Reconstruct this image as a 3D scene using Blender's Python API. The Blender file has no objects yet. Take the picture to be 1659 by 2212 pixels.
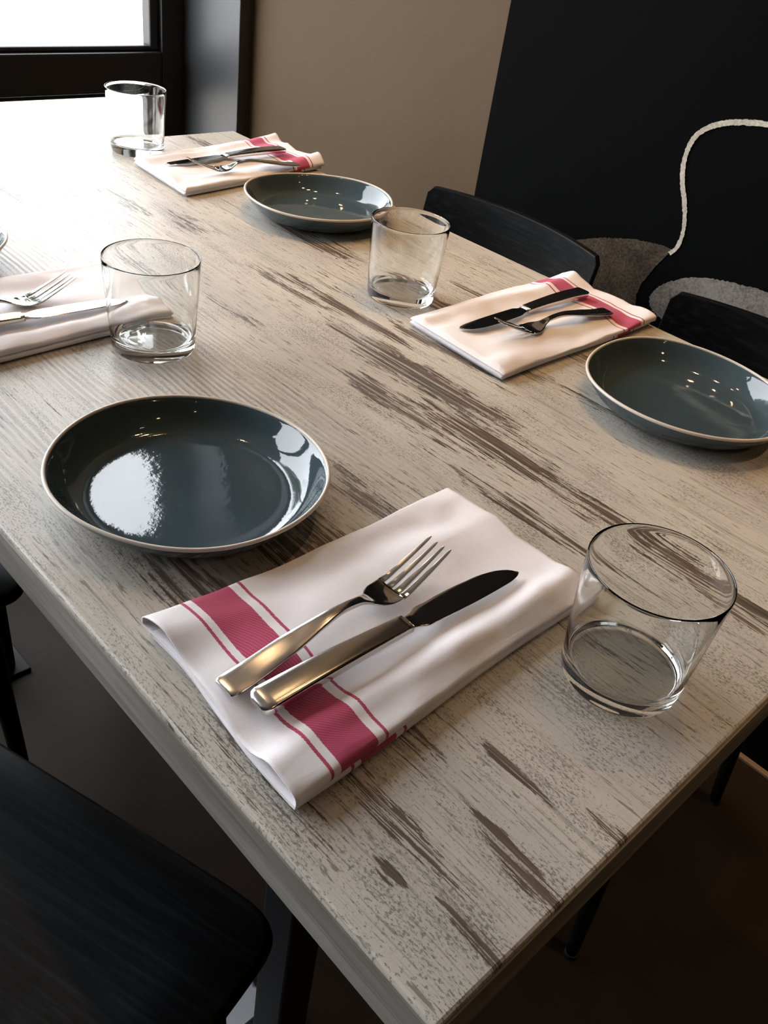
import bpy, bmesh, math, random
from mathutils import Vector, Matrix, noise
from mathutils.geometry import delaunay_2d_cdt

S = bpy.context.scene
COL = S.collection
PI = math.pi

# ------------------------------------------------------------------ camera
cam_d = bpy.data.cameras.new('camera')
cam = bpy.data.objects.new('camera', cam_d)
COL.objects.link(cam)
cam_d.sensor_fit = 'VERTICAL'
cam_d.sensor_height = 36.0
cam_d.lens = 36.0 * 1899.8 / 2212.0
cam_d.clip_start = 0.01
cam_d.clip_end = 200
cam.matrix_world = (Matrix.Translation((0.07713, -0.17924, 0.41162))
                    @ Matrix.Rotation(0.720734, 4, 'Z')
                    @ Matrix.Rotation(0.942901, 4, 'X')
                    @ Matrix.Rotation(0.162519, 4, 'Z'))
S.camera = cam

# ------------------------------------------------------------------ view, world, lights
S.view_settings.view_transform = 'Standard'
S.view_settings.look = 'None'
S.view_settings.gamma = 1.0
S.view_settings.use_curve_mapping = False
S.view_settings.exposure = 0.0
S.cycles.max_bounces = 14
S.cycles.transmission_bounces = 12
S.cycles.transparent_max_bounces = 16
S.cycles.glossy_bounces = 6

SKY = 10.3
w = bpy.data.worlds.new('sky'); S.world = w
w.use_nodes = True
bg = w.node_tree.nodes['Background']
bg.inputs[0].default_value = (0.90, 0.94, 1.0, 1)
bg.inputs[1].default_value = SKY

LAMP_W = 30.0
LAMPS = [(-0.36, 0.90), (-0.72, 0.86), (-1.12, 0.90), (0.55, 0.78), (-1.40, 0.36), (1.35, 0.25), (1.5, -1.1)]  # last two are unseen lamps added to warm the table's edge faces

FLOOR_Z = -0.75
CEIL_Z = 1.95
WALL_Y = 1.073
WIN_X = -1.81


# ------------------------------------------------------------------ material helpers
class NT:
    def __init__(s, name):
        s.m = bpy.data.materials.new(name)
        s.m.use_nodes = True
        s.t = s.m.node_tree
        s.b = s.t.nodes['Principled BSDF']
        s.out = s.t.nodes['Material Output']

    def n(s, kind, **kw):
        x = s.t.nodes.new(kind)
        for k, v in kw.items():
            setattr(x, k, v)
        return x

    def l(s, a, b):
        s.t.links.new(a, b)

    def setin(s, sock, v):
        if hasattr(v, 'is_output'):
            s.l(v, sock)
        else:
            sock.default_value = v

    def math(s, op, a, b=0.0, c=None, clamp=False):
        x = s.n('ShaderNodeMath', operation=op)
        x.use_clamp = clamp
        s.setin(x.inputs[0], a)
        s.setin(x.inputs[1], b)
        if c is not None:
            s.setin(x.inputs[2], c)
        return x.outputs[0]

    def coord(s, which='Object'):
        return s.n('ShaderNodeTexCoord').outputs[which]

    def scale(s, vec, sc, loc=(0, 0, 0)):
        x = s.n('ShaderNodeMapping')
        s.l(vec, x.inputs[0])
        x.inputs[3].default_value = sc
        x.inputs[1].default_value = loc
        return x.outputs[0]

    def noise(s, vec, sc=1.0, detail=4, rough=0.55, dist=0.0):
        x = s.n('ShaderNodeTexNoise')
        s.l(vec, x.inputs['Vector'])
        x.inputs['Scale'].default_value = sc
        x.inputs['Detail'].default_value = detail
        x.inputs['Roughness'].default_value = rough
        x.inputs['Distortion'].default_value = dist
        return x.outputs[0]

    def ramp(s, fac, lo, hi, smooth=True):
        x = s.n('ShaderNodeMapRange')
        if smooth:
            x.interpolation_type = 'SMOOTHSTEP'
        s.setin(x.inputs[0], fac)
        s.setin(x.inputs[1], lo)
        s.setin(x.inputs[2], hi)
        x.inputs[3].default_value = 0
        x.inputs[4].default_value = 1
        return x.outputs[0]

    def mix(s, fac, a, b):
        x = s.n('ShaderNodeMix', data_type='RGBA')
        s.setin(x.inputs[0], fac)
        for sock, v in ((x.inputs[6], a), (x.inputs[7], b)):
            if hasattr(v, 'is_output'):
                s.l(v, sock)
            else:
                sock.default_value = (*v, 1) if len(v) == 3 else v
        return x.outputs[2]

    def bump(s, h, strength, dist, normal=None):
        x = s.n('ShaderNodeBump')
        s.l(h, x.inputs['Height'])
        x.inputs['Strength'].default_value = strength
        x.inputs['Distance'].default_value = dist
        if normal is not None:
            s.l(normal, x.inputs['Normal'])
        return x.outputs[0]

    def p(s, **kw):
        names = dict(col='Base Color', rough='Roughness', metal='Metallic', spec='Specular IOR Level',
                     normal='Normal', coat='Coat Weight', coatr='Coat Roughness', ior='IOR',
                     trans='Transmission Weight', sheen='Sheen Weight', aniso='Anisotropic')
        for k, v in kw.items():
            sock = s.b.inputs[names[k]]
            if hasattr(v, 'is_output'):
                s.l(v, sock)
            elif k == 'col':
                sock.default_value = (*v, 1)
            else:
                sock.default_value = v
        return s


def simple(name, col, rough=0.5, metal=0.0, spec=0.5, nscale=40, var=0.08):
    t = NT(name)
    c = t.coord()
    nz = t.noise(c, nscale, 3)
    a = tuple(x * (1 - var) for x in col)
    b = tuple(min(1, x * (1 + var)) for x in col)
    t.p(col=t.mix(nz, a, b), rough=rough, metal=metal, spec=spec)
    return t.m


def sep_xyz(t, vec):
    x = t.n('ShaderNodeSeparateXYZ')
    t.l(vec, x.inputs[0])
    return x.outputs


# ---- whitewashed wood laminate
def make_wood():
    t = NT('whitewashed_wood')
    c = t.coord()
    xyz = sep_xyz(t, c)
    # gently wandering grain
    wob = t.noise(t.scale(c, (3.0, 10, 1)), 1, 2)
    wv = t.math('MULTIPLY', t.math('SUBTRACT', wob, 0.5), 0.020)
    comb = t.n('ShaderNodeCombineXYZ')
    t.l(xyz[0], comb.inputs[0])
    t.l(t.math('ADD', xyz[1], wv), comb.inputs[1])
    t.l(xyz[2], comb.inputs[2])
    g = comb.outputs[0]

    fine = t.noise(t.scale(g, (11, 620, 1)), 1, 5, 0.70)
    mid = t.noise(t.scale(g, (5, 150, 1), (3, 0, 0)), 1, 6, 0.72)
    speck = t.noise(t.scale(g, (330, 760, 1), (1, 2, 0)), 1, 4, 0.75)
    speckm = t.noise(t.scale(g, (8, 26, 1), (7, 4, 0)), 1, 5, 0.65)
    worn = t.noise(t.scale(g, (8, 70, 1), (11, 5, 0)), 1, 8, 0.78)
    wornm = t.noise(t.scale(g, (2.6, 9, 1), (2, 9, 0)), 1, 3, 0.5)
    patch = t.noise(t.scale(g, (3, 12, 1), (21, 3, 0)), 1, 4, 0.6)
    rag = t.noise(t.scale(g, (90, 420, 1), (5, 1, 0)), 1, 5, 0.7)

    thread = t.noise(t.scale(g, (6, 290, 1), (2, 6, 0)), 1, 2, 0.5)
    dash = t.noise(t.scale(g, (38, 300, 1), (9, 2, 0)), 1, 3, 0.6)

    # places where the whitewash is rubbed through: x, y, half length, half width, amount
    spots = [
        (-0.44, 0.435, 0.17, 0.034, 1.0), (-0.31, 0.405, 0.11, 0.030, 1.0), (-0.40, 0.375, 0.12, 0.026, 0.95),
        (-0.17, 0.400, 0.12, 0.022, 1.0), (-0.245, 0.345, 0.12, 0.014, 0.8), (-0.06, 0.395, 0.10, 0.022, 0.9),
        (-0.62, 0.475, 0.14, 0.016, 0.9), (-0.70, 0.455, 0.10, 0.013, 0.75), (-0.47, 0.505, 0.12, 0.012, 0.85),
        (-0.58, 0.590, 0.11, 0.020, 0.85), (-0.79, 0.585, 0.12, 0.028, 1.0), (-0.91, 0.470, 0.06, 0.022, 0.75),
        (-0.42, 0.545, 0.09, 0.014, 0.7), (-0.62, 0.360, 0.12, 0.012, 0.7),
        (-0.082, 0.137, 0.042, 0.006, 1.05), (-0.036, 0.092, 0.055, 0.012, 0.95), (-0.012, 0.045, 0.04, 0.008, 1.0),
        (-0.068, 0.036, 0.016, 0.008, 1.05), (-0.10, 0.060, 0.08, 0.012, 0.85), (-0.17, 0.020, 0.08, 0.012, 0.5),
        (-0.29, 0.165, 0.11, 0.045, 0.9), (-0.31, 0.075, 0.11, 0.030, 0.75), (-0.33, 0.245, 0.08, 0.02, 0.55),
        (-0.14, 0.105, 0.06, 0.022, 0.7), (-0.008, 0.150, 0.03, 0.007, 0.8), (-0.30, 0.555, 0.10, 0.014, 0.7),
        (-0.36, 0.640, 0.10, 0.03, 0.6), (-1.22, 0.70, 0.07, 0.02, 0.8), (-1.02, 0.43, 0.10, 0.018, 0.6),
        (-0.54, 0.66, 0.09, 0.012, 0.6), (-0.09, 0.60, 0.10, 0.012, 0.5), (-1.10, 0.30, 0.12, 0.02, 0.6),
        (-0.80, 0.33, 0.10, 0.016, 0.5), (-0.10, 0.27, 0.07, 0.016, 0.45),
    ]
    total = None
    sw = t.math('MULTIPLY', t.math('SUBTRACT', t.noise(t.scale(g, (16, 75, 1), (6, 6, 0)), 1, 5, 0.65), 0.5), 3.2)
    for (sx, sy, rx, ry, am) in spots:
        dx = t.math('DIVIDE', t.math('SUBTRACT', xyz[0], sx), rx)
        dy = t.math('DIVIDE', t.math('SUBTRACT', xyz[1], sy), ry)
        d = t.math('ADD', t.math('ADD', t.math('MULTIPLY', dx, dx), t.math('MULTIPLY', dy, dy)), sw)
        v = t.math('MULTIPLY', t.math('SUBTRACT', 1.0, d, clamp=True), am)
        total = v if total is None else t.math('MAXIMUM', total, v)
    # threshold field: noise + masks
    field = t.math('ADD', t.math('MULTIPLY', worn, 0.68), t.math('MULTIPLY', rag, 0.32))
    field = t.math('ADD', field, t.math('MULTIPLY', total, 0.24))
    field = t.math('ADD', field, t.math('MULTIPLY', t.math('SUBTRACT', wornm, 0.5), 0.30))
    field = t.math('ADD', field, t.math('MULTIPLY', t.math('SUBTRACT', fine, 0.5), 0.55))
    wornf = t.ramp(field, 0.605, 0.635)

    white = t.mix(t.ramp(patch, 0.35, 0.7), (0.52, 0.487, 0.42), (0.43, 0.405, 0.355))
    white = t.mix(t.math('MULTIPLY', t.ramp(fine, 0.53, 0.62), 0.55), white, (0.20, 0.182, 0.158))
    white = t.mix(t.math('MULTIPLY', t.ramp(mid, 0.56, 0.64), 0.55), white, (0.19, 0.172, 0.15))
    leftm = t.math('MULTIPLY', t.ramp(xyz[0], -0.40, -0.12), t.ramp(xyz[1], 0.30, 0.05))
    cloud = t.ramp(t.math('ADD', speckm, t.math('MULTIPLY', leftm, 0.06)), 0.38, 0.70)
    sp = t.math('MULTIPLY', t.ramp(speck, t.math('SUBTRACT', 0.618, t.math('MULTIPLY', cloud, 0.13)), t.math('SUBTRACT', 0.660, t.math('MULTIPLY', cloud, 0.13))), 1.0)
    white = t.mix(t.math('MULTIPLY', sp, 0.82), white, (0.135, 0.125, 0.113))
    brown = t.mix(t.ramp(mid, 0.35, 0.65), (0.140, 0.098, 0.073), (0.080, 0.060, 0.047))
    brown = t.mix(t.ramp(patch, 0.5, 0.75), brown, (0.10, 0.093, 0.083))
    brown = t.mix(t.math('MULTIPLY', t.ramp(fine, 0.50, 0.60), 0.80), brown, (0.045, 0.036, 0.03))
    brown = t.mix(t.math('MULTIPLY', t.ramp(fine, 0.44, 0.34), 0.75), brown, (0.36, 0.32, 0.27))
    # whitewash left standing as thin threads inside the worn places
    wornf = t.math('MULTIPLY', wornf, t.math('SUBTRACT', 1.0, t.math('MULTIPLY', t.ramp(thread, 0.53, 0.59), 0.85)))
    # short dark scratches along the grain
    da = t.math('MULTIPLY', t.ramp(dash, 0.60, 0.635), t.ramp(speckm, 0.60, 0.44))
    white = t.mix(t.math('MULTIPLY', da, 0.75), white, (0.125, 0.108, 0.092))
    col = t.mix(wornf, white, brown)

    # embossed grain lines, strongest near the left long side
    wav = t.n('ShaderNodeTexWave', wave_type='BANDS', bands_direction='Y', wave_profile='SIN')
    t.l(g, wav.inputs['Vector'])
    wav.inputs['Scale'].default_value = 47.0
    wav.inputs['Distortion'].default_value = 1.2
    wav.inputs['Detail'].default_value = 2
    wav.inputs['Detail Scale'].default_value = 0.6
    wm = t.math('MULTIPLY', t.ramp(xyz[1], 0.42, 0.16), t.ramp(xyz[0], -0.22, -0.42))
    gate = t.ramp(t.noise(t.scale(g, (3, 14, 1), (4, 8, 0)), 1, 2), 0.36, 0.58)
    ridge = t.math('MULTIPLY', wav.outputs[0], t.math('MULTIPLY', wm, gate))
    trough = t.math('MULTIPLY', t.math('SUBTRACT', 1.0, wav.outputs[0]), t.math('MULTIPLY', wm, gate))
    col = t.mix(t.math('MULTIPLY', ridge, 0.35), col, (0.60, 0.59, 0.56))  # window glint on the ridges, painted into the colour
    col = t.mix(t.math('MULTIPLY', trough, 0.42), col, (0.20, 0.19, 0.175))  # grooves darkened in the colour to set off the painted glint
    h = t.math('ADD', t.math('MULTIPLY', fine, 0.5), t.math('MULTIPLY', ridge, 1.1))
    h = t.math('SUBTRACT', h, t.math('MULTIPLY', wornf, 0.3))
    nrm = t.bump(h, 0.35, 0.0012)
    t.p(col=col, rough=t.math('ADD', 0.33, t.math('MULTIPLY', fine, 0.16)), spec=0.5, normal=nrm)
    return t.m


def make_edge_wood():
    t = NT('grey_edge_wood')
    c = t.coord()
    fine = t.noise(t.scale(c, (9, 9, 420)), 1, 5, 0.65)
    mid = t.noise(t.scale(c, (4, 4, 90)), 1, 4, 0.6)
    col = t.mix(t.ramp(mid, 0.35, 0.65), (0.30, 0.285, 0.25), (0.19, 0.175, 0.15))
    col = t.mix(t.math('MULTIPLY', t.ramp(fine, 0.5, 0.66), 0.6), col, (0.10, 0.09, 0.075))
    t.p(col=col, rough=0.45, normal=t.bump(fine, 0.2, 0.001))
    return t.m


# ---- napkin cotton, stripes run across at fixed distances from the hemmed end (UV u, metres)
def make_napkin_mat():
    t = NT('white_cotton_with_red_stripes')
    uv = t.coord('UV')
    xyz = sep_xyz(t, uv)
    twill = t.n('ShaderNodeTexWave', wave_type='BANDS', bands_direction='DIAGONAL')
    t.l(uv, twill.inputs['Vector'])
    twill.inputs['Scale'].default_value = 260
    jitter = t.math('MULTIPLY', t.math('SUBTRACT', t.noise(t.scale(uv, (900, 900, 1)), 1, 1), 0.5), 0.0009)
    u = t.math('ADD', xyz[0], jitter)

    def band(a, b):
        e = 0.00025
        return t.math('MULTIPLY', t.ramp(u, a - e, a + e), t.ramp(u, b + e, b - e))
    m = t.math('MAXIMUM', band(0.0255, 0.0278), t.math('MAXIMUM', band(0.0330, 0.0620), band(0.0685, 0.0708)))
    slub = t.noise(t.scale(uv, (500, 1100, 1)), 1, 3)
    red = t.mix(t.math('MULTIPLY', twill.outputs[0], 0.7), (0.40, 0.045, 0.105), (0.53, 0.115, 0.19))
    wht = t.mix(slub, (0.74, 0.705, 0.715), (0.84, 0.81, 0.82))
    col = t.mix(m, wht, red)
    weave = t.noise(t.scale(uv, (1500, 1500, 1)), 1, 2)
    crease = t.noise(t.scale(uv, (40, 55, 1)), 1, 4)
    n1 = t.bump(crease, 0.25, 0.003)
    t.p(col=col, rough=0.9, spec=0.15, sheen=0.15, normal=t.bump(weave, 0.25, 0.0004, n1))
    return t.m


def make_glaze():
    t = NT('teal_grey_glaze')
    c = t.coord()
    nz = t.noise(c, 9, 4)
    fn = t.noise(c, 130, 2)
    col = t.mix(nz, (0.034, 0.052, 0.060), (0.050, 0.074, 0.084))
    col = t.mix(t.math('MULTIPLY', t.ramp(fn, 0.6, 0.75), 0.25), col, (0.07, 0.09, 0.095))
    t.p(col=col, rough=0.05, spec=0.6, normal=t.bump(t.noise(c, 48, 4, 0.6), 0.10, 0.0016))
    return t.m


def make_pane():
    t = NT('window_pane_glass')
    tr = t.n('ShaderNodeBsdfTransparent')
    gl = t.n('ShaderNodeBsdfGlossy')
    gl.inputs['Roughness'].default_value = 0.01
    lw = t.n('ShaderNodeLayerWeight')
    fac = t.math('ADD', t.math('MULTIPLY', t.math('POWER', lw.outputs['Facing'], 5.0), 0.8), 0.05)
    mx = t.n('ShaderNodeMixShader')
    t.l(fac, mx.inputs[0])
    t.l(tr.outputs[0], mx.inputs[1])
    t.l(gl.outputs[0], mx.inputs[2])
    t.l(mx.outputs[0], t.out.inputs['Surface'])
    return t.m


def make_floor():
    t = NT('brown_polished_concrete')
    c = t.coord()
    a = t.noise(c, 2.2, 6, 0.65)
    b = t.noise(c, 60, 4, 0.7)
    col = t.mix(t.ramp(a, 0.3, 0.7), (0.011, 0.0075, 0.0046), (0.022, 0.0148, 0.0090))
    col = t.mix(t.math('MULTIPLY', t.ramp(b, 0.62, 0.75), 0.5), col, (0.016, 0.011, 0.007))
    col = t.mix(t.ramp(t.noise(c, 24, 2, 0.4), 0.755, 0.775), col, (0.42, 0.36, 0.28))
    # pale patch beside the front chair
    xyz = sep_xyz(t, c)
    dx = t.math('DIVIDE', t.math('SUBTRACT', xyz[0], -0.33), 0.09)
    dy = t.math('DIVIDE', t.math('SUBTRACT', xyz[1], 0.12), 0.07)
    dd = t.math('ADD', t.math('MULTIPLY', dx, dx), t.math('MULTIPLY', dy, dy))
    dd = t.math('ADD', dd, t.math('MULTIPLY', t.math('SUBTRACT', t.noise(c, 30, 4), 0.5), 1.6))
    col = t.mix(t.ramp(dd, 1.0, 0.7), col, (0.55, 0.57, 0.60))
    t.p(col=col, rough=t.math('ADD', 0.42, t.math('MULTIPLY', a, 0.2)), spec=0.1,
        normal=t.bump(b, 0.06, 0.002))
    return t.m


def make_beige():
    t = NT('beige_wall_paint')
    c = t.coord()
    a = t.noise(c, 3, 3)
    f = t.noise(c, 380, 3)
    col = t.mix(a, (0.076, 0.047, 0.022), (0.090, 0.056, 0.027))
    t.p(col=col, rough=0.75, spec=0.25, normal=t.bump(f, 0.15, 0.001))
    return t.m


def make_chalk(name, dark, light, edge=0.0):
    t = NT(name)
    c = t.coord()
    f = t.noise(c, 260, 4, 0.75)
    a = t.noise(c, 12, 4, 0.6)
    v = t.math('ADD', t.math('MULTIPLY', f, 0.7), t.math('MULTIPLY', a, 0.5))
    t.p(col=t.mix(t.ramp(v, 0.42, 0.80), dark, light), rough=0.95, spec=0.1)
    return t.m


def make_black_wood():
    t = NT('black_stained_wood')
    c = t.coord()
    f = t.noise(t.scale(c, (6, 200, 260)), 1, 4, 0.6)
    col = t.mix(t.ramp(f, 0.4, 0.75), (0.0035, 0.0037, 0.0040), (0.011, 0.0115, 0.0125))
    t.p(col=col, rough=0.40, spec=0.07, normal=t.bump(f, 0.12, 0.001))
    return t.m


M_WOOD = make_wood()
M_EDGE = make_edge_wood()
M_NAP = make_napkin_mat()
M_GLAZE = make_glaze()
M_PANE = make_pane()
M_FLOOR = make_floor()
M_BEIGE = make_beige()
M_BLACKWOOD = make_black_wood()
M_RIMCLAY = simple('cream_unglazed_rim', (0.56, 0.51, 0.44), 0.40, nscale=90)
M_FRAME = simple('black_window_frame', (0.020, 0.021, 0.023), 0.42, nscale=60)
M_JAMB = simple('dark_grey_painted_jamb', (0.034, 0.036, 0.039), 0.38, nscale=30)
M_BLACKWALL = simple('matte_black_wall_paint', (0.0022, 0.0023, 0.0024), 0.85, spec=0.04, nscale=8, var=0.15)
M_CHALKLINE = make_chalk('cream_chalk_line', (0.33, 0.29, 0.23), (0.60, 0.55, 0.46))
M_CHALKBROWN = make_chalk('brown_chalk_shading', (0.026, 0.019, 0.013), (0.105, 0.082, 0.058))
M_CHALKGREY = make_chalk('grey_chalk_shading', (0.09, 0.078, 0.066), (0.26, 0.235, 0.21))
M_STEEL_DARK = simple('black_powder_coated_steel', (0.014, 0.0145, 0.016), 0.6, spec=0.25, nscale=80)
M_CEIL = simple('ceiling_paint', (0.16, 0.15, 0.14), 0.8, nscale=10)
M_ROOMWALL = simple('dim_room_wall_paint', (0.11, 0.095, 0.08), 0.8, nscale=6)
M_PAVING = simple('pale_sidewalk_concrete', (0.55, 0.50, 0.44), 0.85, nscale=4)
M_SKY_BLOCKER = simple('dark_sky_blocker', (0.05, 0.05, 0.055), 0.9, nscale=30)
M_BARK = simple('tree_bark', (0.07, 0.05, 0.035), 0.9, nscale=20, var=0.4)
M_LEAF = simple('tree_leaf', (0.030, 0.055, 0.018), 0.6, nscale=3, var=0.4)


def make_metal(name, rough, col=(0.60, 0.58, 0.55), brush=False):
    t = NT(name)
    c = t.coord()
    f = t.noise(t.scale(c, (900, 40, 900)) if brush else t.scale(c, (60, 60, 60)), 1, 3)
    t.p(col=col, metal=1.0, rough=t.math('ADD', rough, t.math('MULTIPLY', t.math('SUBTRACT', f, 0.5), 0.08)),
        normal=t.bump(f, 0.03, 0.0004))
    return t.m


M_SATIN = make_metal('satin_steel', 0.18, brush=True)
M_POLISH = make_metal('polished_steel', 0.09)

tg = NT('clear_drinking_glass')
tg.p(col=(0.97, 0.99, 0.985), rough=0.0, trans=1.0, ior=1.48, spec=0.5)
M_GLASS = tg.m

tl = NT('lamp_glow')
tl.b.inputs['Emission Color'].default_value = (1.0, 0.62, 0.30, 1)
tl.b.inputs['Emission Strength'].default_value = 60.0
M_GLOW = tl.m


# ------------------------------------------------------------------ mesh helpers
def link(name, bm, mat, parent=None, smooth=True, recalc=True):
    if recalc:
        bmesh.ops.recalc_face_normals(bm, faces=bm.faces)
    me = bpy.data.meshes.new(name)
    bm.to_mesh(me)
    bm.free()
    o = bpy.data.objects.new(name, me)
    COL.objects.link(o)
    if mat is not None:
        me.materials.append(mat)
    if smooth:
        me.polygons.foreach_set('use_smooth', [len(p.vertices) <= 4 for p in me.polygons])
    if parent is not None:
        o.parent = parent
    return o


def thing(name, label, cat, loc=(0, 0, 0), rz=0.0, group=None):
    o = bpy.data.objects.new(name, None)
    COL.objects.link(o)
    o.empty_display_size = 0.05
    o.location = loc
    o.rotation_euler = (0, 0, rz)
    o['label'] = label
    o['category'] = cat
    if group:
        o['group'] = group
    return o


def tag(o, label, cat, group=None):
    o['label'] = label
    o['category'] = cat
    if group:
        o['group'] = group
    return o


def struct(o):
    o['kind'] = 'structure'
    return o


def dup(root, name, label, loc, rz, group=None):
    r = root.copy()
    COL.objects.link(r)
    r.location = loc
    r.rotation_euler = (0, 0, rz)
    r['label'] = label
    if group:
        r['group'] = group
    for ch in list(root.children):
        c = ch.copy()
        COL.objects.link(c)
        c.parent = r
        for g in list(ch.children):
            d = g.copy()
            COL.objects.link(d)
            d.parent = c
    return r


def box(bm, lo, hi, bevel=0.0, seg=2):
    r = bmesh.ops.create_cube(bm, size=1.0)
    vs = r['verts']
    for v in vs:
        v.co = Vector([lo[i] + (v.co[i] + 0.5) * (hi[i] - lo[i]) for i in range(3)])
    if bevel > 0:
        es = list({e for v in vs for e in v.link_edges})
        bmesh.ops.bevel(bm, geom=es, offset=bevel, segments=seg, profile=0.5, affect='EDGES')


def loft(bm, rings, cap=True, closed=True, ends=(True, True)):
    vr = [[bm.verts.new(p) for p in r] for r in rings]
    n = len(vr[0])
    for a, b in zip(vr, vr[1:]):
        for i in range(n if closed else n - 1):
            j = (i + 1) % n
            bm.faces.new((a[i], a[j], b[j], b[i]))
    if cap and ends[0]:
        bm.faces.new(list(reversed(vr[0])))
    if cap and ends[1]:
        bm.faces.new(vr[-1])
    return vr


def lathe(bm, prof, seg=96, shape=None):
    rings = []
    for (r, z) in prof:
        ring = []
        for k in range(seg):
            a = 2 * PI * k / seg
            rr, zz = (r, z) if shape is None else shape(r, z, a)
            ring.append((rr * math.cos(a), rr * math.sin(a), zz))
        rings.append(ring)
    return rings


def sellipse(cx, cz, a, b, e, n):
    out = []
    for k in range(n):
        t = 2 * PI * k / n
        c, s = math.cos(t), math.sin(t)
        out.append((cx + a * math.copysign(abs(c) ** e, c), cz + b * math.copysign(abs(s) ** e, s)))
    return out


def smoothstep(a, b, x):
    t = max(0.0, min(1.0, (x - a) / (b - a)))
    return t * t * (3 - 2 * t)


def interp(pts, x):
    """smooth monotone curve through (x, y) points"""
    n = len(pts)
    if x <= pts[0][0]:
        return pts[0][1]
    if x >= pts[-1][0]:
        return pts[-1][1]
    d = [(pts[i + 1][1] - pts[i][1]) / (pts[i + 1][0] - pts[i][0]) for i in range(n - 1)]
    m = [d[0]] + [0.0 if d[i - 1] * d[i] <= 0 else 2 * d[i - 1] * d[i] / (d[i - 1] + d[i]) for i in range(1, n - 1)] + [d[-1]]
    for i in range(n - 1):
        if x <= pts[i + 1][0]:
            h = pts[i + 1][0] - pts[i][0]
            t = (x - pts[i][0]) / h
            return ((1 + 2 * t) * (1 - t) ** 2 * pts[i][1] + t * (1 - t) ** 2 * h * m[i]
                    + t * t * (3 - 2 * t) * pts[i + 1][1] + t * t * (t - 1) * h * m[i + 1])


# ------------------------------------------------------------------ the room
bm = bmesh.new(); box(bm, (-1.95, -4.0, FLOOR_Z - 0.1), (4.2, WALL_Y + 0.1, FLOOR_Z))
struct(link('floor', bm, M_FLOOR, smooth=False))
bm = bmesh.new(); box(bm, (-1.95, -4.1, CEIL_Z), (4.2, WALL_Y + 0.2, CEIL_Z + 0.1))
struct(link('ceiling', bm, M_CEIL, smooth=False))
bm = bmesh.new(); box(bm, (-1.601, WALL_Y, FLOOR_Z), (4.2, WALL_Y + 0.1, CEIL_Z))
struct(link('wall_right', bm, M_BEIGE, smooth=False))
bm = bmesh.new(); box(bm, (4.1, -4.0, FLOOR_Z), (4.2, WALL_Y, CEIL_Z))
struct(link('wall_back', bm, M_ROOMWALL, smooth=False))
bm = bmesh.new(); box(bm, (-1.95, -4.1, FLOOR_Z), (4.2, -4.0, CEIL_Z))
struct(link('wall_left', bm, M_ROOMWALL, smooth=False))
# jamb: dark return between the right wall and the shop window
bm = bmesh.new(); box(bm, (-1.95, 1.040, FLOOR_Z), (-1.601, WALL_Y + 0.1, CEIL_Z), 0.002)
struct(link('trim_1', bm, M_JAMB, smooth=False))

# shop window: black stiles and rails with glass panes
fr = bmesh.new()
FX0, FX1 = WIN_X - 0.07, WIN_X
stiles = [(0.985, 1.040), (-0.62, -0.52), (-2.10, -2.00)]
for (a, b) in stiles:
    box(fr, (FX0, a, FLOOR_Z), (FX1, b, CEIL_Z), 0.003)
for (a, b) in ((-0.52, 0.985), (-2.00, -0.62)):
    box(fr, (FX0, a, -0.064), (FX1, b, 0.016), 0.003)          # middle rail
    box(fr, (FX0, a, FLOOR_Z), (FX1, b, FLOOR_Z + 0.36), 0.003)  # unseen bottom panel, raised to block window light from the floor
    box(fr, (FX0, a, CEIL_Z - 0.12), (FX1, b, CEIL_Z), 0.003)
win = struct(link('window_1', fr, M_FRAME, smooth=False))
for (a, b) in ((-0.52, 0.985), (-2.00, -0.62)):
    for (z0, z1) in ((0.016, CEIL_Z - 0.12), (FLOOR_Z + 0.36, -0.064)):
        bd = bmesh.new()
        s = 0.022
        x0, x1 = WIN_X - 0.045, WIN_X - 0.012
        box(bd, (x0, a, z0), (x1, a + s, z1), 0.004)
        box(bd, (x0, b - s, z0), (x1, b, z1), 0.004)
        box(bd, (x0, a + s, z0), (x1, b - s, z0 + s * 0.5), 0.004)
        box(bd, (x0, a + s, z1 - s * 0.5), (x1, b - s, z1), 0.004)
        link('glazing_bead', bd, M_FRAME, win, smooth=False)
        pn = bmesh.new()
        vs = [pn.verts.new(p) for p in ((x0 - 0.004, a + 0.002, z0), (x0 - 0.004, b - 0.002, z0),
                                        (x0 - 0.004, b - 0.002, z1), (x0 - 0.004, a + 0.002, z1))]
        pn.faces.new(vs)
        link('pane', pn, M_PANE, win, smooth=False)

bm = bmesh.new(); box(bm, (-1.90, -4.0, FLOOR_Z), (WIN_X, -2.10, CEIL_Z))
struct(link('wall_front', bm, M_ROOMWALL, smooth=False))
# outside: pale sidewalk, an unseen canopy added to block high sky light, street trees
bm = bmesh.new(); box(bm, (-30, -25, FLOOR_Z - 0.25), (-1.96, 25, FLOOR_Z - 0.12))
struct(link('sidewalk', bm, M_PAVING, smooth=False))
bm = bmesh.new()
loft(bm, [[(-1.90, y, 2.20), (-1.90, y, 2.24), (-2.50, y, 2.16), (-2.50, y, 2.02), (-2.48, y, 2.02), (-2.48, y, 2.13)] for y in (-2.6, 1.6)])
blocker = link('sky_blocker', bm, M_SKY_BLOCKER, smooth=False)
tag(blocker, 'unseen dark canopy added above the shop window to block high sky light', 'sky_blocker')


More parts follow.
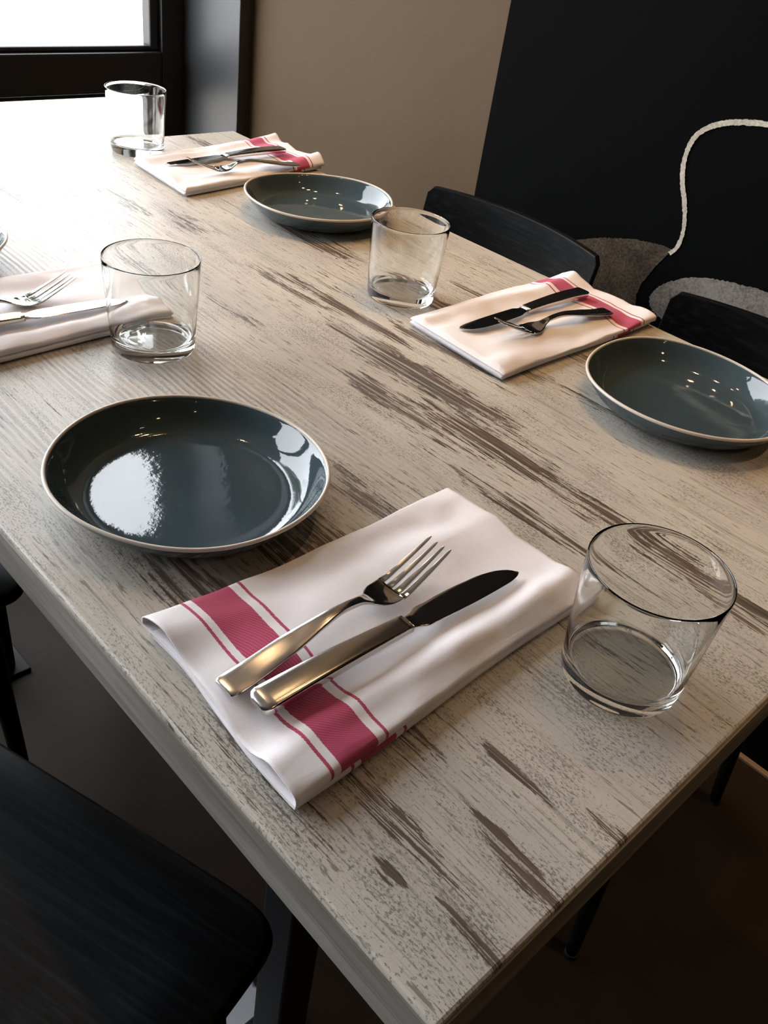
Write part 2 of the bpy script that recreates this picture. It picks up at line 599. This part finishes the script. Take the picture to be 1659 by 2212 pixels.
def make_tree(label, loc, seed):
    t = thing('street_tree', label, 'tree', loc)
    rnd = random.Random(seed)
    bm = bmesh.new()
    loft(bm, [[(r * math.cos(2 * PI * q / 12) + 0.04 * math.sin(z), r * math.sin(2 * PI * q / 12), z) for q in range(12)]
              for (z, r) in ((0, .16), (0.5, .13), (1.5, .11), (2.6, .09), (3.6, .05), (4.4, .02))])
    link('trunk', bm, M_BARK, t)
    bm = bmesh.new()
    for _ in range(5200):
        while True:
            p = Vector((rnd.uniform(-1, 1), rnd.uniform(-1, 1), rnd.uniform(-1, 1)))
            if p.length < 1 and noise.noise(p * 2.1 + Vector((seed, 0, 0))) > -0.12 - 0.25 * (1 - p.length):
                break
        c = Vector((p.x * 1.35, p.y * 1.35, 4.7 + p.z * 1.7))
        a = Vector((rnd.gauss(0, 1), rnd.gauss(0, 1), rnd.gauss(0, 1))).normalized()
        b = a.orthogonal().normalized()
        k = rnd.uniform(0.05, 0.09)
        bm.faces.new([bm.verts.new(c + v) for v in (a * k, b * k * 0.5, -a * k, -b * k * 0.5)])
    cr = link('leaves', bm, M_LEAF, t, smooth=False, recalc=False)
    cr['kind'] = 'stuff'
    return t


make_tree('leafy street tree outside, left of the shop window view', (-6.5, 1.60, FLOOR_Z - 0.12), 4)
make_tree('leafy street tree outside, right of the shop window view', (-6.8, 5.15, FLOOR_Z - 0.12), 9)

# ------------------------------------------------------------------ wall mural
mural = thing('wall_mural', 'matte black wall mural with a cream chalk outline and smudged chalk shapes', 'mural',
              (-0.93, WALL_Y, FLOOR_Z))


def mural_poly(name, pts, y, mat, th=0.0015, fuzz=0.0, seed=0):
    bm = bmesh.new()
    rnd = random.Random(seed)
    dense = []
    n = len(pts)
    for i in range(n):
        a, b = Vector(pts[i]), Vector(pts[(i + 1) % n])
        m = max(1, int((b - a).length / 0.0022)) if fuzz else 1
        for k in range(m):
            p = a.lerp(b, k / m)
            dense.append((p.x + rnd.uniform(-fuzz, fuzz), p.y + rnd.uniform(-fuzz, fuzz)))
    vs2, _, fs2, _, _, _ = delaunay_2d_cdt([Vector(q) for q in dense], [], [list(range(len(dense)))], 1, 1e-5)
    vv = [bm.verts.new((q.x + 0.93, y, q.y - FLOOR_Z)) for q in vs2]
    for f in fs2:
        bm.faces.new([vv[k] for k in f])
    r = bmesh.ops.extrude_face_region(bm, geom=list(bm.faces))
    for v in r['geom']:
        if isinstance(v, bmesh.types.BMVert):
            v.co.y -= th
    return link(name, bm, mat, mural, smooth=False)


def catmull(pts, n=10):
    out = []
    P = [pts[0]] + list(pts) + [pts[-1]]
    for i in range(1, len(P) - 2):
        p0, p1, p2, p3 = [Vector(q) for q in P[i - 1:i + 3]]
        for k in range(n):
            t = k / n
            out.append(tuple(0.5 * ((2 * p1) + (-p0 + p2) * t + (2 * p0 - 5 * p1 + 4 * p2 - p3) * t * t
                                    + (-p0 + 3 * p1 - 3 * p2 + p3) * t ** 3)))
    out.append(tuple(pts[-1]))
    return out


bm = bmesh.new(); box(bm, (0.0, -0.004, 0.0), (4.95, 0.0, CEIL_Z - FLOOR_Z))
link('black_ground', bm, M_BLACKWALL, mural, smooth=False)

arc1 = catmull([(-0.76, -0.085), (-0.735, -0.055), (-0.697, -0.035), (-0.660, -0.019), (-0.635, -0.011),
                (-0.605, -0.002), (-0.579, 0.003), (-0.555, 0.006), (-0.535, 0.006)])
loop_l = catmull([(-0.535, 0.006), (-0.548, -0.020), (-0.562, -0.050), (-0.568, -0.075), (-0.562, -0.098),
                  (-0.545, -0.113), (-0.520, -0.118), (-0.49, -0.118), (-0.45, -0.118)])
mural_poly('chalk_shading', arc1 + loop_l[1:] + [(-0.45, -0.36), (-0.80, -0.36), (-0.80, -0.20)],
           -0.004, M_CHALKBROWN, 0.001, 0.0011, 1)
arc2 = catmull([(-0.545, -0.070), (-0.538, -0.056), (-0.522, -0.040), (-0.488, -0.020), (-0.455, -0.010),
                (-0.431, -0.006), (-0.400, -0.001), (-0.376, 0.001), (-0.33, 0.002), (-0.25, -0.01), (-0.20, -0.03)])
mural_poly('chalk_shading', arc2 + [(-0.20, -0.30), (-0.44, -0.30), (-0.44, -0.098)]
           + catmull([(-0.515, -0.098), (-0.533, -0.092), (-0.543, -0.082), (-0.545, -0.070)])[:-1],
           -0.004, M_CHALKGREY, 0.001, 0.0011, 2)
line = catmull([(-0.10, 0.215), (-0.25, 0.222), (-0.38, 0.213), (-0.462, 0.203), (-0.500, 0.196), (-0.528, 0.186),
                (-0.548, 0.172), (-0.558, 0.155), (-0.560, 0.128), (-0.552, 0.100), (-0.540, 0.078),
                (-0.531, 0.055), (-0.526, 0.033), (-0.528, 0.012), (-0.536, 0.000)], 14)
lw = []
rw = []
for i, q in enumerate(line):
    a = Vector(line[max(0, i - 1)]); b = Vector(line[min(len(line) - 1, i + 1)])
    d = (b - a).normalized(); nn = Vector((-d.y, d.x))
    hw = 0.0037 if i < 150 else 0.0031
    lw.append(tuple(Vector(q) + nn * hw)); rw.append(tuple(Vector(q) - nn * hw))
mural_poly('chalk_line', lw + rw[::-1], -0.0052, M_CHALKLINE, 0.0003, 0.0007, 3)

# baseboard strip: thin worn strip of bare floor edge under the black wall
bm = bmesh.new(); box(bm, (-1.6, WALL_Y - 0.016, FLOOR_Z), (4.1, WALL_Y - 0.005, FLOOR_Z + 0.006), 0.001)
struct(link('baseboard_right', bm, simple('worn_wood_strip', (0.20, 0.13, 0.065), 0.6), smooth=False))

# ------------------------------------------------------------------ ceiling lamps
lampname = 'recessed_downlight'
for i, (lx, ly) in enumerate(LAMPS):
    words = ['third from the window', 'second from the window', 'nearest the window', 'farthest from the window',
             'over the left side', 'added to warm the near table edge', 'added to warm the left table edge'][i]
    t = thing(lampname, 'small black ceiling spotlight over the table, ' + words, 'lamp', (lx, ly, CEIL_Z), 0,
              'ceiling spotlights')
    bm = bmesh.new()
    loft(bm, lathe(bm, [(0.045, -0.0), (0.045, -0.10), (0.040, -0.105), (0.034, -0.10), (0.032, -0.06), (0.032, -0.05)], 32), cap=True)
    link('housing', bm, M_STEEL_DARK, t)
    bm = bmesh.new()
    loft(bm, lathe(bm, [(0.026, -0.088), (0.028, -0.080), (0.028, -0.07)], 24))
    link('bulb', bm, M_GLOW, t)
    ld = bpy.data.lights.new('spot_light', 'SPOT')
    ld.energy = LAMP_W * (1.0, 1.0, 1.0, 1.6, 0.4, 0.45, 0.3)[i]
    ld.color = (1.0, 0.62, 0.31)
    ld.spot_size = math.radians(58 if i < 4 else 110)
    ld.spot_blend = 0.9
    ld.shadow_soft_size = 0.025
    lo = bpy.data.objects.new('spot_light', ld)
    COL.objects.link(lo)
    lo.parent = t
    lo.location = (0, 0, -0.115)

# ------------------------------------------------------------------ dining table
TX, TY, TT = 1.28, 0.80, 0.040
table = thing('dining_table', 'long dining table with a worn whitewashed wood top and black steel legs', 'table',
              (-TX / 2, TY / 2, FLOOR_Z))
bm = bmesh.new()
box(bm, (-TX, 0.0, -TT), (0.0, TY, 0.0), 0.0022, 2)
for v in bm.verts:
    v.co += Vector((0, 0, 0))
top = link('tabletop', bm, M_WOOD, table, smooth=False)
top.location = (TX / 2, -TY / 2, -FLOOR_Z)
bm = bmesh.new()
for (lo, hi) in (((-TX + .001, -0.0012, -TT + .0025), (-.001, 0.0, -0.004)), ((-TX + .001, TY, -TT + .0025), (-.001, TY + 0.0012, -0.004)),
                 ((0.0, -0.0012, -TT + .0025), (0.0012, TY + 0.0012, -0.004)), ((-TX - 0.0012, -0.0012, -TT + .0025), (-TX, TY + 0.0012, -0.004))):
    box(bm, lo, hi)
eb = link('edge_band', bm, M_EDGE, table, smooth=False)
eb.location = top.location
for lx in (-0.258, -1.022):
    for ly in (0.165, 0.405):
        bm = bmesh.new()
        box(bm, (lx - 0.0225, ly - 0.0225, FLOOR_Z + 0.008), (lx + 0.0225, ly + 0.0225, -TT), 0.003)
        lg = link('leg', bm, M_STEEL_DARK, table, smooth=False)
        lg.location = top.location
        bm = bmesh.new()
        box(bm, (lx - 0.04, ly - 0.04, FLOOR_Z), (lx + 0.04, ly + 0.04, FLOOR_Z + 0.008), 0.002)
        link('foot_plate', bm, M_STEEL_DARK, lg, smooth=False)
bm = bmesh.new()
for ly in (0.165, 0.405):
    box(bm, (-1.00, ly - 0.015, -TT - 0.03), (-0.28, ly + 0.015, -TT), 0.002)
for lx in (-0.258, -1.022):
    box(bm, (lx - 0.015, 0.06, -TT - 0.03), (lx + 0.015, 0.74, -TT), 0.002)
ap = link('apron', bm, M_STEEL_DARK, table, smooth=False)
ap.location = top.location

# ------------------------------------------------------------------ chairs (local: sitter faces +Y, origin on the floor)
def make_chair(label):
    t = thing('dining_chair', label, 'chair', group=None)
    # seat: rounded square slab, slightly dished, front edge rolled
    bm = bmesh.new()
    n = 64
    rings = []
    for (z, k) in ((0.432, 0.95), (0.434, 0.985), (0.440, 1.0), (0.446, 0.995), (0.450, 0.97), (0.450, 0.7), (0.446, 0.35)):
        ring = []
        for (x, y) in sellipse(0, 0, 0.200 * k, 0.200 * k, 0.20, n):
            ring.append((x * (1.0 + 0.05 * (y / 0.2)), y, z - (0.010 * smoothstep(0.13, 0.2, y))))
        rings.append(ring)
    loft(bm, rings)
    link('seat', bm, M_BLACKWOOD, t)
    # legs: round tapered, splayed
    for sx in (-1, 1):
        for sy in (-1, 1):
            bm = bmesh.new()
            top_p = Vector((0.150 * sx, 0.150 * sy, 0.432))
            bot_p = Vector((0.176 * sx, 0.165 * sy if sy > 0 else 0.235 * sy, 0.0))
            rr = []
            for k in range(9):
                f = k / 8
                p = bot_p.lerp(top_p, f)
                r = 0.0085 + 0.0075 * f
                rr.append([(p.x + r * math.cos(2 * PI * q / 16), p.y + r * math.sin(2 * PI * q / 16), p.z) for q in range(16)])
            loft(bm, rr)
            lg = link('leg', bm, M_BLACKWOOD, t)
            bm = bmesh.new()
            loft(bm, [[(bot_p.x + r * math.cos(2 * PI * q / 16), bot_p.y + r * math.sin(2 * PI * q / 16), z) for q in range(16)]
                      for (r, z) in ((0.0095, 0.0), (0.0095, 0.008), (0.009, 0.010))])
            link('foot_cap', bm, M_STEEL_DARK, lg)
    # back posts
    for sx in (-1, 1):
        bm = bmesh.new()
        rr = []
        for k in range(9):
            f = k / 8
            p = Vector((0.115 * sx, -0.160 - 0.048 * f, 0.436 + 0.25 * f))
            r = 0.011 - 0.002 * f
            rr.append([(p.x + r * math.cos(2 * PI * q / 14), p.y + r * math.sin(2 * PI * q / 14), p.z) for q in range(14)])
        loft(bm, rr)
        link('back_post', bm, M_BLACKWOOD, t)
    # curved plywood backrest
    bm = bmesh.new()
    rings = []
    N = 40
    HW = 0.168
    for k in range(N + 1):
        x = -HW + 2 * HW * k / N
        yb = -0.175 - 0.028 * (1 - (x / HW) ** 2)
        e = abs(x) / HW
        zt = 0.766 - 0.004 * e * e
        zb = 0.590 + 0.012 * e * e
        rc = max(0.0, (abs(x) - (HW - 0.010)) / 0.010)
        cut = 0.010 * (1 - math.sqrt(max(0.0, 1 - rc * rc)))
        zt -= cut; zb += cut
        th = 0.0055
        ring = []
        m = 10
        for q in range(m + 1):
            f = q / m
            z = zb + (zt - zb) * f
            yy = yb - 0.030 * (z - 0.61) / 0.18
            ring.append((x, yy + th, z))
        for q in range(m, -1, -1):
            f = q / m
            z = zb + (zt - zb) * f
            yy = yb - 0.030 * (z - 0.61) / 0.18
            ring.append((x, yy - th, z))
        rings.append(ring)
    loft(bm, rings)
    b = link('backrest', bm, M_BLACKWOOD, t)
    md = b.modifiers.new('edge', 'BEVEL'); md.width = 0.002; md.segments = 2; md.limit_method = 'ANGLE'; md.angle_limit = math.radians(50)
    b.data.polygons.foreach_set('use_smooth', [False] * len(b.data.polygons))
    return t


GC = 'black chairs around the table'
c1 = make_chair('black wooden chair whose curved backrest stands behind the middle tumbler and right hand napkin')
c1['group'] = GC
c1.location = (-0.721, 0.705, FLOOR_Z); c1.rotation_euler = (0, 0, PI)
dup(c1, 'dining_chair', 'black wooden chair behind the plate at the right edge, back against the chalk mural', (-0.264, 0.705, FLOOR_Z), PI, GC)
dup(c1, 'dining_chair', 'black wooden chair turned at an angle in the dark lower left corner', (-0.330, -0.152, FLOOR_Z), math.radians(18.4), GC)
dup(c1, 'dining_chair', 'black wooden chair tucked under the left side of the table near the window', (-0.900, -0.08, FLOOR_Z), 0.0, GC)


# ------------------------------------------------------------------ plates
def make_plate(label):
    t = thing('coupe_plate', label, 'plate')
    R, H = 0.1046, 0.031

    def shape(r, z, a):
        k = smoothstep(0.05, 0.106, r)
        wob = 1 + k * (0.012 * math.sin(2 * a + 0.6) + 0.007 * math.sin(3 * a + 2.0) + 0.004 * math.sin(5 * a))
        dz = k * (0.0012 * math.sin(2 * a + 1.1) + 0.0008 * math.sin(3 * a + 0.3))
        return r * wob, z + dz
    outer = [(0.0005, 0.0030), (0.055, 0.0030), (0.0585, 0.0), (0.063, 0.0), (0.066, 0.0018), (0.077, 0.0036),
             (0.087, 0.0085), (0.0955, 0.0165), (0.1010, 0.0240), (R - 0.0008, H - 0.0018)]
    inner = [(R - 0.0022, H - 0.0008), (R - 0.0042, H - 0.0030), (0.0970, 0.0220), (0.0915, 0.0142), (0.0855, 0.0090), (0.0795, 0.0066),
             (0.070, 0.0060), (0.045, 0.0059), (0.020, 0.0059), (0.0005, 0.0059)]
    bm = bmesh.new()
    loft(bm, lathe(bm, outer + inner, 128, shape))
    body = link('dish', bm, M_GLAZE, t)
    md = body.modifiers.new('smooth', 'SUBSURF'); md.levels = 1; md.render_levels = 1
    bm = bmesh.new()
    rim = []
    for k in range(13):
        a = 2 * PI * k / 12
        rim.append((R - 0.0014 + 0.0016 * math.cos(a), H - 0.0011 + 0.0016 * math.sin(a)))
    rr = lathe(bm, rim[:-1], 128, shape)
    loft(bm, rr + [rr[0]], cap=False)
    bmesh.ops.remove_doubles(bm, verts=bm.verts, dist=1e-6)
    o = link('rim', bm, M_RIMCLAY, t)
    o['label'] = 'bare cream clay edge'
    return t


GP = 'teal plates laid at the place settings'
pl = make_plate('teal glazed plate nearest the camera, with a bright window reflection in it')
pl['group'] = GP
pl.location = (-0.3970, 0.1327, 0); pl.rotation_euler = (0, 0, 0.4)
dup(pl, 'coupe_plate', 'teal glazed plate cut by the right edge, beside the right hand napkin', (-0.2547, 0.6291, 0), 2.2, GP)
dup(pl, 'coupe_plate', 'teal glazed plate farthest back, in front of the far napkin by the window', (-0.8663, 0.6505, 0), 1.2, GP)
dup(pl, 'coupe_plate', 'teal plate of which only the rim shows at the left edge', (-0.919, 0.1135, 0), 3.5, GP)


# ------------------------------------------------------------------ tumblers
def make_tumbler(label):
    bm = bmesh.new()
    RT, RB, H = 0.0458, 0.0399, 0.0927
    outer = [(0.0003, 0.0018), (0.028, 0.0014), (0.0345, 0.0003), (0.0375, 0.0), (0.0391, 0.0010), (0.0398, 0.0030), (0.0403, 0.0065),
             (0.0407, 0.0125), (0.0424, 0.0400), (0.0443, 0.0700), (RT - 0.0002, 0.0905)]
    inner = [(RT - 0.0003, 0.0920), (RT - 0.0008, H), (RT - 0.0014, 0.0920), (RT - 0.0017, 0.0905), (0.0426, 0.0700), (0.0407, 0.0400), (0.0391, 0.0180),
             (0.0383, 0.0145), (0.0365, 0.0122), (0.033, 0.0112), (0.020, 0.0107), (0.0003, 0.0106)]
    loft(bm, lathe(bm, outer + inner, 96))
    o = link('tumbler', bm, M_GLASS)
    md = o.modifiers.new('smooth', 'SUBSURF'); md.levels = 1; md.render_levels = 1
    tag(o, label, 'glass', GT)
    return o


GT = 'clear tumblers on the table'
tu = make_tumbler('clear tumbler at the near right corner, beside the front napkin')
tu.location = (-0.0762, 0.2560, 0.0004)
for lab, loc in (('clear tumbler on the left, standing over the tip of the plain part of a napkin', (-0.6264, 0.2398, 0.0004)),
                 ('clear tumbler in the middle, between the far plate and the right hand napkin', (-0.6045, 0.5619, 0.0004)),
                 ('clear tumbler farthest back, standing in front of the bright window', (-1.2152, 0.5707, 0.0004))):
    o = tu.copy(); COL.objects.link(o); o.location = loc; o['label'] = lab

# ------------------------------------------------------------------ napkins
def make_napkin(label, corners, seed, group, flare=0.0):
    """corners: table points hem-end/v0, hem-end/v1, folded-end/v0, folded-end/v1 (x, y)."""
    a, b, c, d = [Vector((q[0], q[1], 0)) for q in corners]
    org = (a + b + c + d) / 4
    t = thing('folded_napkin', label, 'napkin', org, 0, group)
    L = ((c - a).length + (d - b).length) / 2
    W = ((b - a).length + (d - c).length) / 2
    rnd = random.Random(seed)
    ph = [rnd.uniform(0, 6.28) for _ in range(10)]

    def place(u, v):
        return a * (1 - u) * (1 - v) + b * (1 - u) * v + c * u * (1 - v) + d * u * v - org

    def ripple(u, v):
        s = math.sin(13.0 * v + 2.6 * u + ph[0]) * 0.0019
        s += math.sin(23 * v - 4.0 * u + ph[1]) * 0.0010
        s += math.sin(9 * u + 4 * v + ph[2]) * 0.0006
        s += 0.0030 * math.exp(-((v - 0.86 - 0.03 * math.sin(6 * u + ph[3])) / 0.06) ** 2)
        s += 0.0042 * noise.noise(Vector((u * 5 + seed, v * 3.5, 1.3))) + 0.0012 * noise.noise(Vector((u * 13 + seed, v * 9, 4.3)))
        return s

    def sheet(name, zlo, zhi, v0, v1, ushift, u0, loop, NU=96, NS=72, e=0.42):
        bm = bmesh.new()
        uvl = bm.loops.layers.uv.new('UVMap')
        grid = []
        uvs = []
        for i in range(NU + 1):
            u = u0 + (1 - u0) * i / NU
            # rounded fold at the far end
            tail = (u - (1 - 0.012)) / 0.012
            sq = 1.0 if tail <= 0 else math.sqrt(max(0.0, 1 - tail * tail))
            op = math.exp(-(u - u0) / 0.10) * loop
            row, ruv = [], []
            cz, hz = (zlo + zhi) / 2, (zhi - zlo) / 2
            for k in range(NS):
                th = 2 * PI * k / NS
                cc, ss = math.cos(th), math.sin(th)
                f = 0.5 + 0.5 * math.copysign(abs(cc) ** e, cc)
                v = v0 + (v1 - v0) * f
                edge = abs(2 * f - 1)
                z = cz + hz * math.copysign(abs(ss) ** e, ss) * sq
                if ss > 0:
                    w = abs(ss) ** 0.4 * sq
                    z += w * (ripple(u, v) * (1 if name == 'top_fold' else 0.25))
                    z += w * op * 0.0065 * (math.exp(-((edge - 0.78) / 0.22) ** 2) - 0.35 * (1 - edge))
                z = max(z, zlo * 0.9)
                # hem end is not perfectly straight
                uu = u + (1 - u) ** 4 * (0.010 * math.sin(3.2 * v + ph[5]) + 0.006 * math.sin(7 * v + ph[6]))
                # the long edges wander
                vv = v + (abs(2 * f - 1) ** 4) * 0.014 * math.sin(5.5 * u + ph[7] + (2 if f > .5 else 0))
                vv += op * 0.02 * (1 if f > 0.5 else -1) * edge ** 3
                p = place(uu, vv)
                row.append(bm.verts.new((p.x, p.y, z)))
                skew = 0.0 if ss >= 0 else 0.012 * abs(ss)
                ruv.append((u * L + ushift + skew, k / NS * 2 * W))
            grid.append(row)
            uvs.append(ruv)
        for i in range(NU):
            for k in range(NS):
                q = (k + 1) % NS
                f = bm.faces.new((grid[i][k], grid[i][q], grid[i + 1][q], grid[i + 1][k]))
                kk = k + 1
                l4 = list(f.loops)
                l4[0][uvl].uv = uvs[i][k]
                l4[1][uvl].uv = (uvs[i][q][0], kk / NS * 2 * W)
                l4[2][uvl].uv = (uvs[i + 1][q][0], kk / NS * 2 * W)
                l4[3][uvl].uv = uvs[i + 1][k]
        f = bm.faces.new(grid[-1])
        bmesh.ops.recalc_face_normals(bm, faces=bm.faces)
        o = link(name, bm, M_NAP, t, recalc=False)
        md = o.modifiers.new('cloth', 'SOLIDIFY'); md.thickness = 0.0009; md.offset = -1; md.use_rim = True
        return o
    sheet('under_fold', 0.0006, 0.0078, 0.015, 1.005, -0.016, 0.006, 0.0, e=0.36)
    sheet('top_fold', 0.0056, 0.0140, 0.0, 1.0, 0.0, 0.0, 1.0, e=0.48)
    return t


GN = 'white napkins with red stripes'
make_napkin('white napkin with a wide raspberry stripe, nearest the camera, under fork and knife',
            [(-0.284, 0.024), (-0.128, 0.018), (-0.281, 0.305), (-0.131, 0.302)], 3, GN)
make_napkin('white napkin with red stripes at the right table edge, beside the cut off plate',
            [(-0.395, 0.796), (-0.541, 0.800), (-0.391, 0.505), (-0.541, 0.513)], 11, GN)
make_napkin('white napkin with red stripes farthest back, its corner lifted near the far tumbler',
            [(-1.040, 0.808), (-1.194, 0.812), (-0.997, 0.517), (-1.150, 0.527)], 23, GN)
make_napkin('plain looking white napkin at the left edge, behind the left tumbler',
            [(-0.816, 0.008), (-0.660, 0.004), (-0.812, 0.290), (-0.663, 0.288)], 31, GN)


# ------------------------------------------------------------------ cutlery (local: +Y from handle end to tip, z = 0 on the cloth)
def strip(bm, prof, width, thick, zc, x0=None, n=14, e=0.55, ends=(True, True)):
    rings = []
    for s in prof:
        w, th, z = width(s) / 2, thick(s) / 2, zc(s)
        cx = x0(s) if x0 else 0.0
        rings.append([(x, s, zz) for (x, zz) in sellipse(cx, z, w, th, e, n)])
    loft(bm, rings, ends=ends)


def make_fork(label):
    t = thing('fork', label, 'fork', group=GF)
    zc = lambda s: interp([(0.0, 0.0024), (0.02, 0.0034), (0.06, 0.0085), (0.10, 0.0125), (0.122, 0.0105), (0.140, 0.0042), (0.152, 0.0016), (0.162, 0.0024),
                           (0.178, 0.0072), (0.195, 0.0132), (0.212, 0.0198)], s)
    wd = [(0.0, 0.0165), (0.004, 0.0188), (0.05, 0.0165), (0.085, 0.0105), (0.110, 0.0066), (0.122, 0.0068), (0.132, 0.0110), (0.140, 0.0195), (0.148, 0.0242), (0.156, 0.0250), (0.160, 0.0250)]
    th = [(0.0, 0.0022), (0.004, 0.0030), (0.08, 0.0036), (0.112, 0.0044), (0.130, 0.0030), (0.150, 0.0020), (0.160, 0.0019)]
    bm = bmesh.new()
    strip(bm, [0.0, 0.0012, 0.003, 0.006] + [0.006 + 0.104 * k / 30 for k in range(1, 31)], lambda s: interp(wd, s) if s > 0.004 else 0.0150 + 0.0038 * (s / 0.004) ** 0.5,
          lambda s: interp(th, s), zc, n=22, e=0.5, ends=(True, False))
    link('handle', bm, M_SATIN, t)
    bm = bmesh.new()
    n = 22
    rings = []
    for k in range(31):
        s = 0.1098 + 0.0502 * k / 30
        w, h, z = interp(wd, s) / 2, interp(th, s) / 2, zc(s)
        ring = []
        for (x, zz) in sellipse(0, z, w, h, 0.5, n):
            dish = 0.0022 * smoothstep(0.125, 0.150, s) * ((x / 0.0125) ** 2)
            ring.append((x, s, zz + dish))
        rings.append(ring)
    loft(bm, rings, ends=(False, True))
    link('head', bm, M_POLISH, t)
    for k in range(4):
        xb = (-0.0104, -0.0035, 0.0035, 0.0104)[k]
        bm = bmesh.new()
        rings = []
        for q in range(21):
            f = q / 20
            s = 0.1590 + (0.2120 - 0.1590) * f
            w = (0.0052 * (1 - f) + 0.0020 * f) / 2 * (1 if f < 0.97 else 0.6)
            h = (0.0019 * (1 - f) + 0.0012 * f) / 2
            cx = xb * (1 - 0.10 * f)
            dish = 0.0022 * (cx / 0.0125) ** 2
            rings.append([(x, s, zz + dish) for (x, zz) in sellipse(cx, zc(s), w, h, 0.38, 16)])
        loft(bm, rings)
        link('tine', bm, M_POLISH, t, smooth=False)
    for c in t.children:
        c.data.transform(Matrix.Scale(0.887, 4, (0, 1, 0)))
    return t


def make_knife(label):
    t = thing('table_knife', label, 'knife', group=GK)
    hw = [(0.0, 0.0170), (0.005, 0.0195), (0.05, 0.0180), (0.10, 0.0150), (0.124, 0.0140)]
    ht = [(0.0, 0.0060), (0.005, 0.0078), (0.05, 0.0085), (0.10, 0.0070), (0.124, 0.0056)]
    bm = bmesh.new()
    ss = [0.0, 0.001, 0.0025, 0.005] + [0.005 + 0.119 * k / 26 for k in range(1, 27)]
    strip(bm, ss, lambda s: interp(hw, s) - (0.006 * (1 - min(1, s / 0.004)) ** 2), lambda s: interp(ht, s) - 0.003 * (1 - min(1, s / 0.004)) ** 2,
          lambda s: 0.0045 + 0.0012 * math.sin(PI * s / 0.124), n=24, e=0.40)
    link('handle', bm, M_SATIN, t)
    # blade: spine toward -X, rounded belly toward +X
    bm = bmesh.new()
    rings = []
    for k in range(41):
        f = k / 40
        s = 0.1235 + 0.1115 * f
        left = -interp([(0, 0.0058), (0.05, 0.0062), (0.16, 0.0094), (0.45, 0.0100), (0.70, 0.0090), (0.86, 0.0060), (0.96, 0.0010), (1.0, -0.0040)], f)
        right = interp([(0, 0.0058), (0.05, 0.0064), (0.12, 0.0096), (0.55, 0.0104), (0.85, 0.0096), (0.96, 0.0078), (1.0, 0.0058)], f)
        z = 0.0042 - 0.0024 * f
        hh = 0.0010 - 0.0004 * f
        if f < 0.05:
            hh = 0.0018
        cx, w = (left + right) / 2, max(0.0004, (right - left) / 2)
        rings.append([(x, s, zz) for (x, zz) in sellipse(cx, z, w, hh, 0.6, 18)])
    loft(bm, rings)
    link('blade', bm, M_POLISH, t)
    for c in t.children:
        c.data.transform(Matrix.Scale(0.957, 4, (0, 1, 0)))
    return t


def aim(o, end, tip, z):
    """stand a piece at its handle end, pointing to tip (x, y)"""
    d = Vector((tip[0] - end[0], tip[1] - end[1]))
    o.location = (end[0], end[1], z)
    o.rotation_euler = (0, 0, math.atan2(d.y, d.x) - PI / 2)


GF = 'steel forks on the napkins'
GK = 'steel table knives on the napkins'
NZ = 0.0162
f0 = make_fork('steel fork on the front napkin, lying left of its knife')
aim(f0, (-0.2062, 0.0292), (-0.2140, 0.218), NZ)
for lab, e_, t_ in (('steel fork on the right hand napkin, its tines over the knife blade', (-0.4265, 0.739), (-0.4445, 0.551)),
                    ('steel fork on the farthest napkin by the window, tines raised', (-1.0285, 0.7425), (-1.046, 0.553)),
                    ('steel fork on the plain napkin at the left edge', (-0.724, 0.028), (-0.740, 0.216))):
    o = dup(f0, 'fork', lab, (0, 0, 0), 0, GF); aim(o, e_, t_, NZ)
k0 = make_knife('steel table knife on the front napkin, between fork and tumbler')
aim(k0, (-0.184, 0.036), (-0.178, 0.271), NZ)
for lab, e_, t_ in (('steel table knife on the right hand napkin, under the fork tines', (-0.476, 0.756), (-0.477, 0.521)),
                    ('steel table knife on the farthest napkin by the window, dark blade', (-1.097, 0.768), (-1.087, 0.533)),
                    ('steel table knife at the left edge, white shining blade behind the tumbler', (-0.705, 0.026), (-0.701, 0.261))):
    o = dup(k0, 'table_knife', lab, (0, 0, 0), 0, GK); aim(o, e_, t_, NZ)
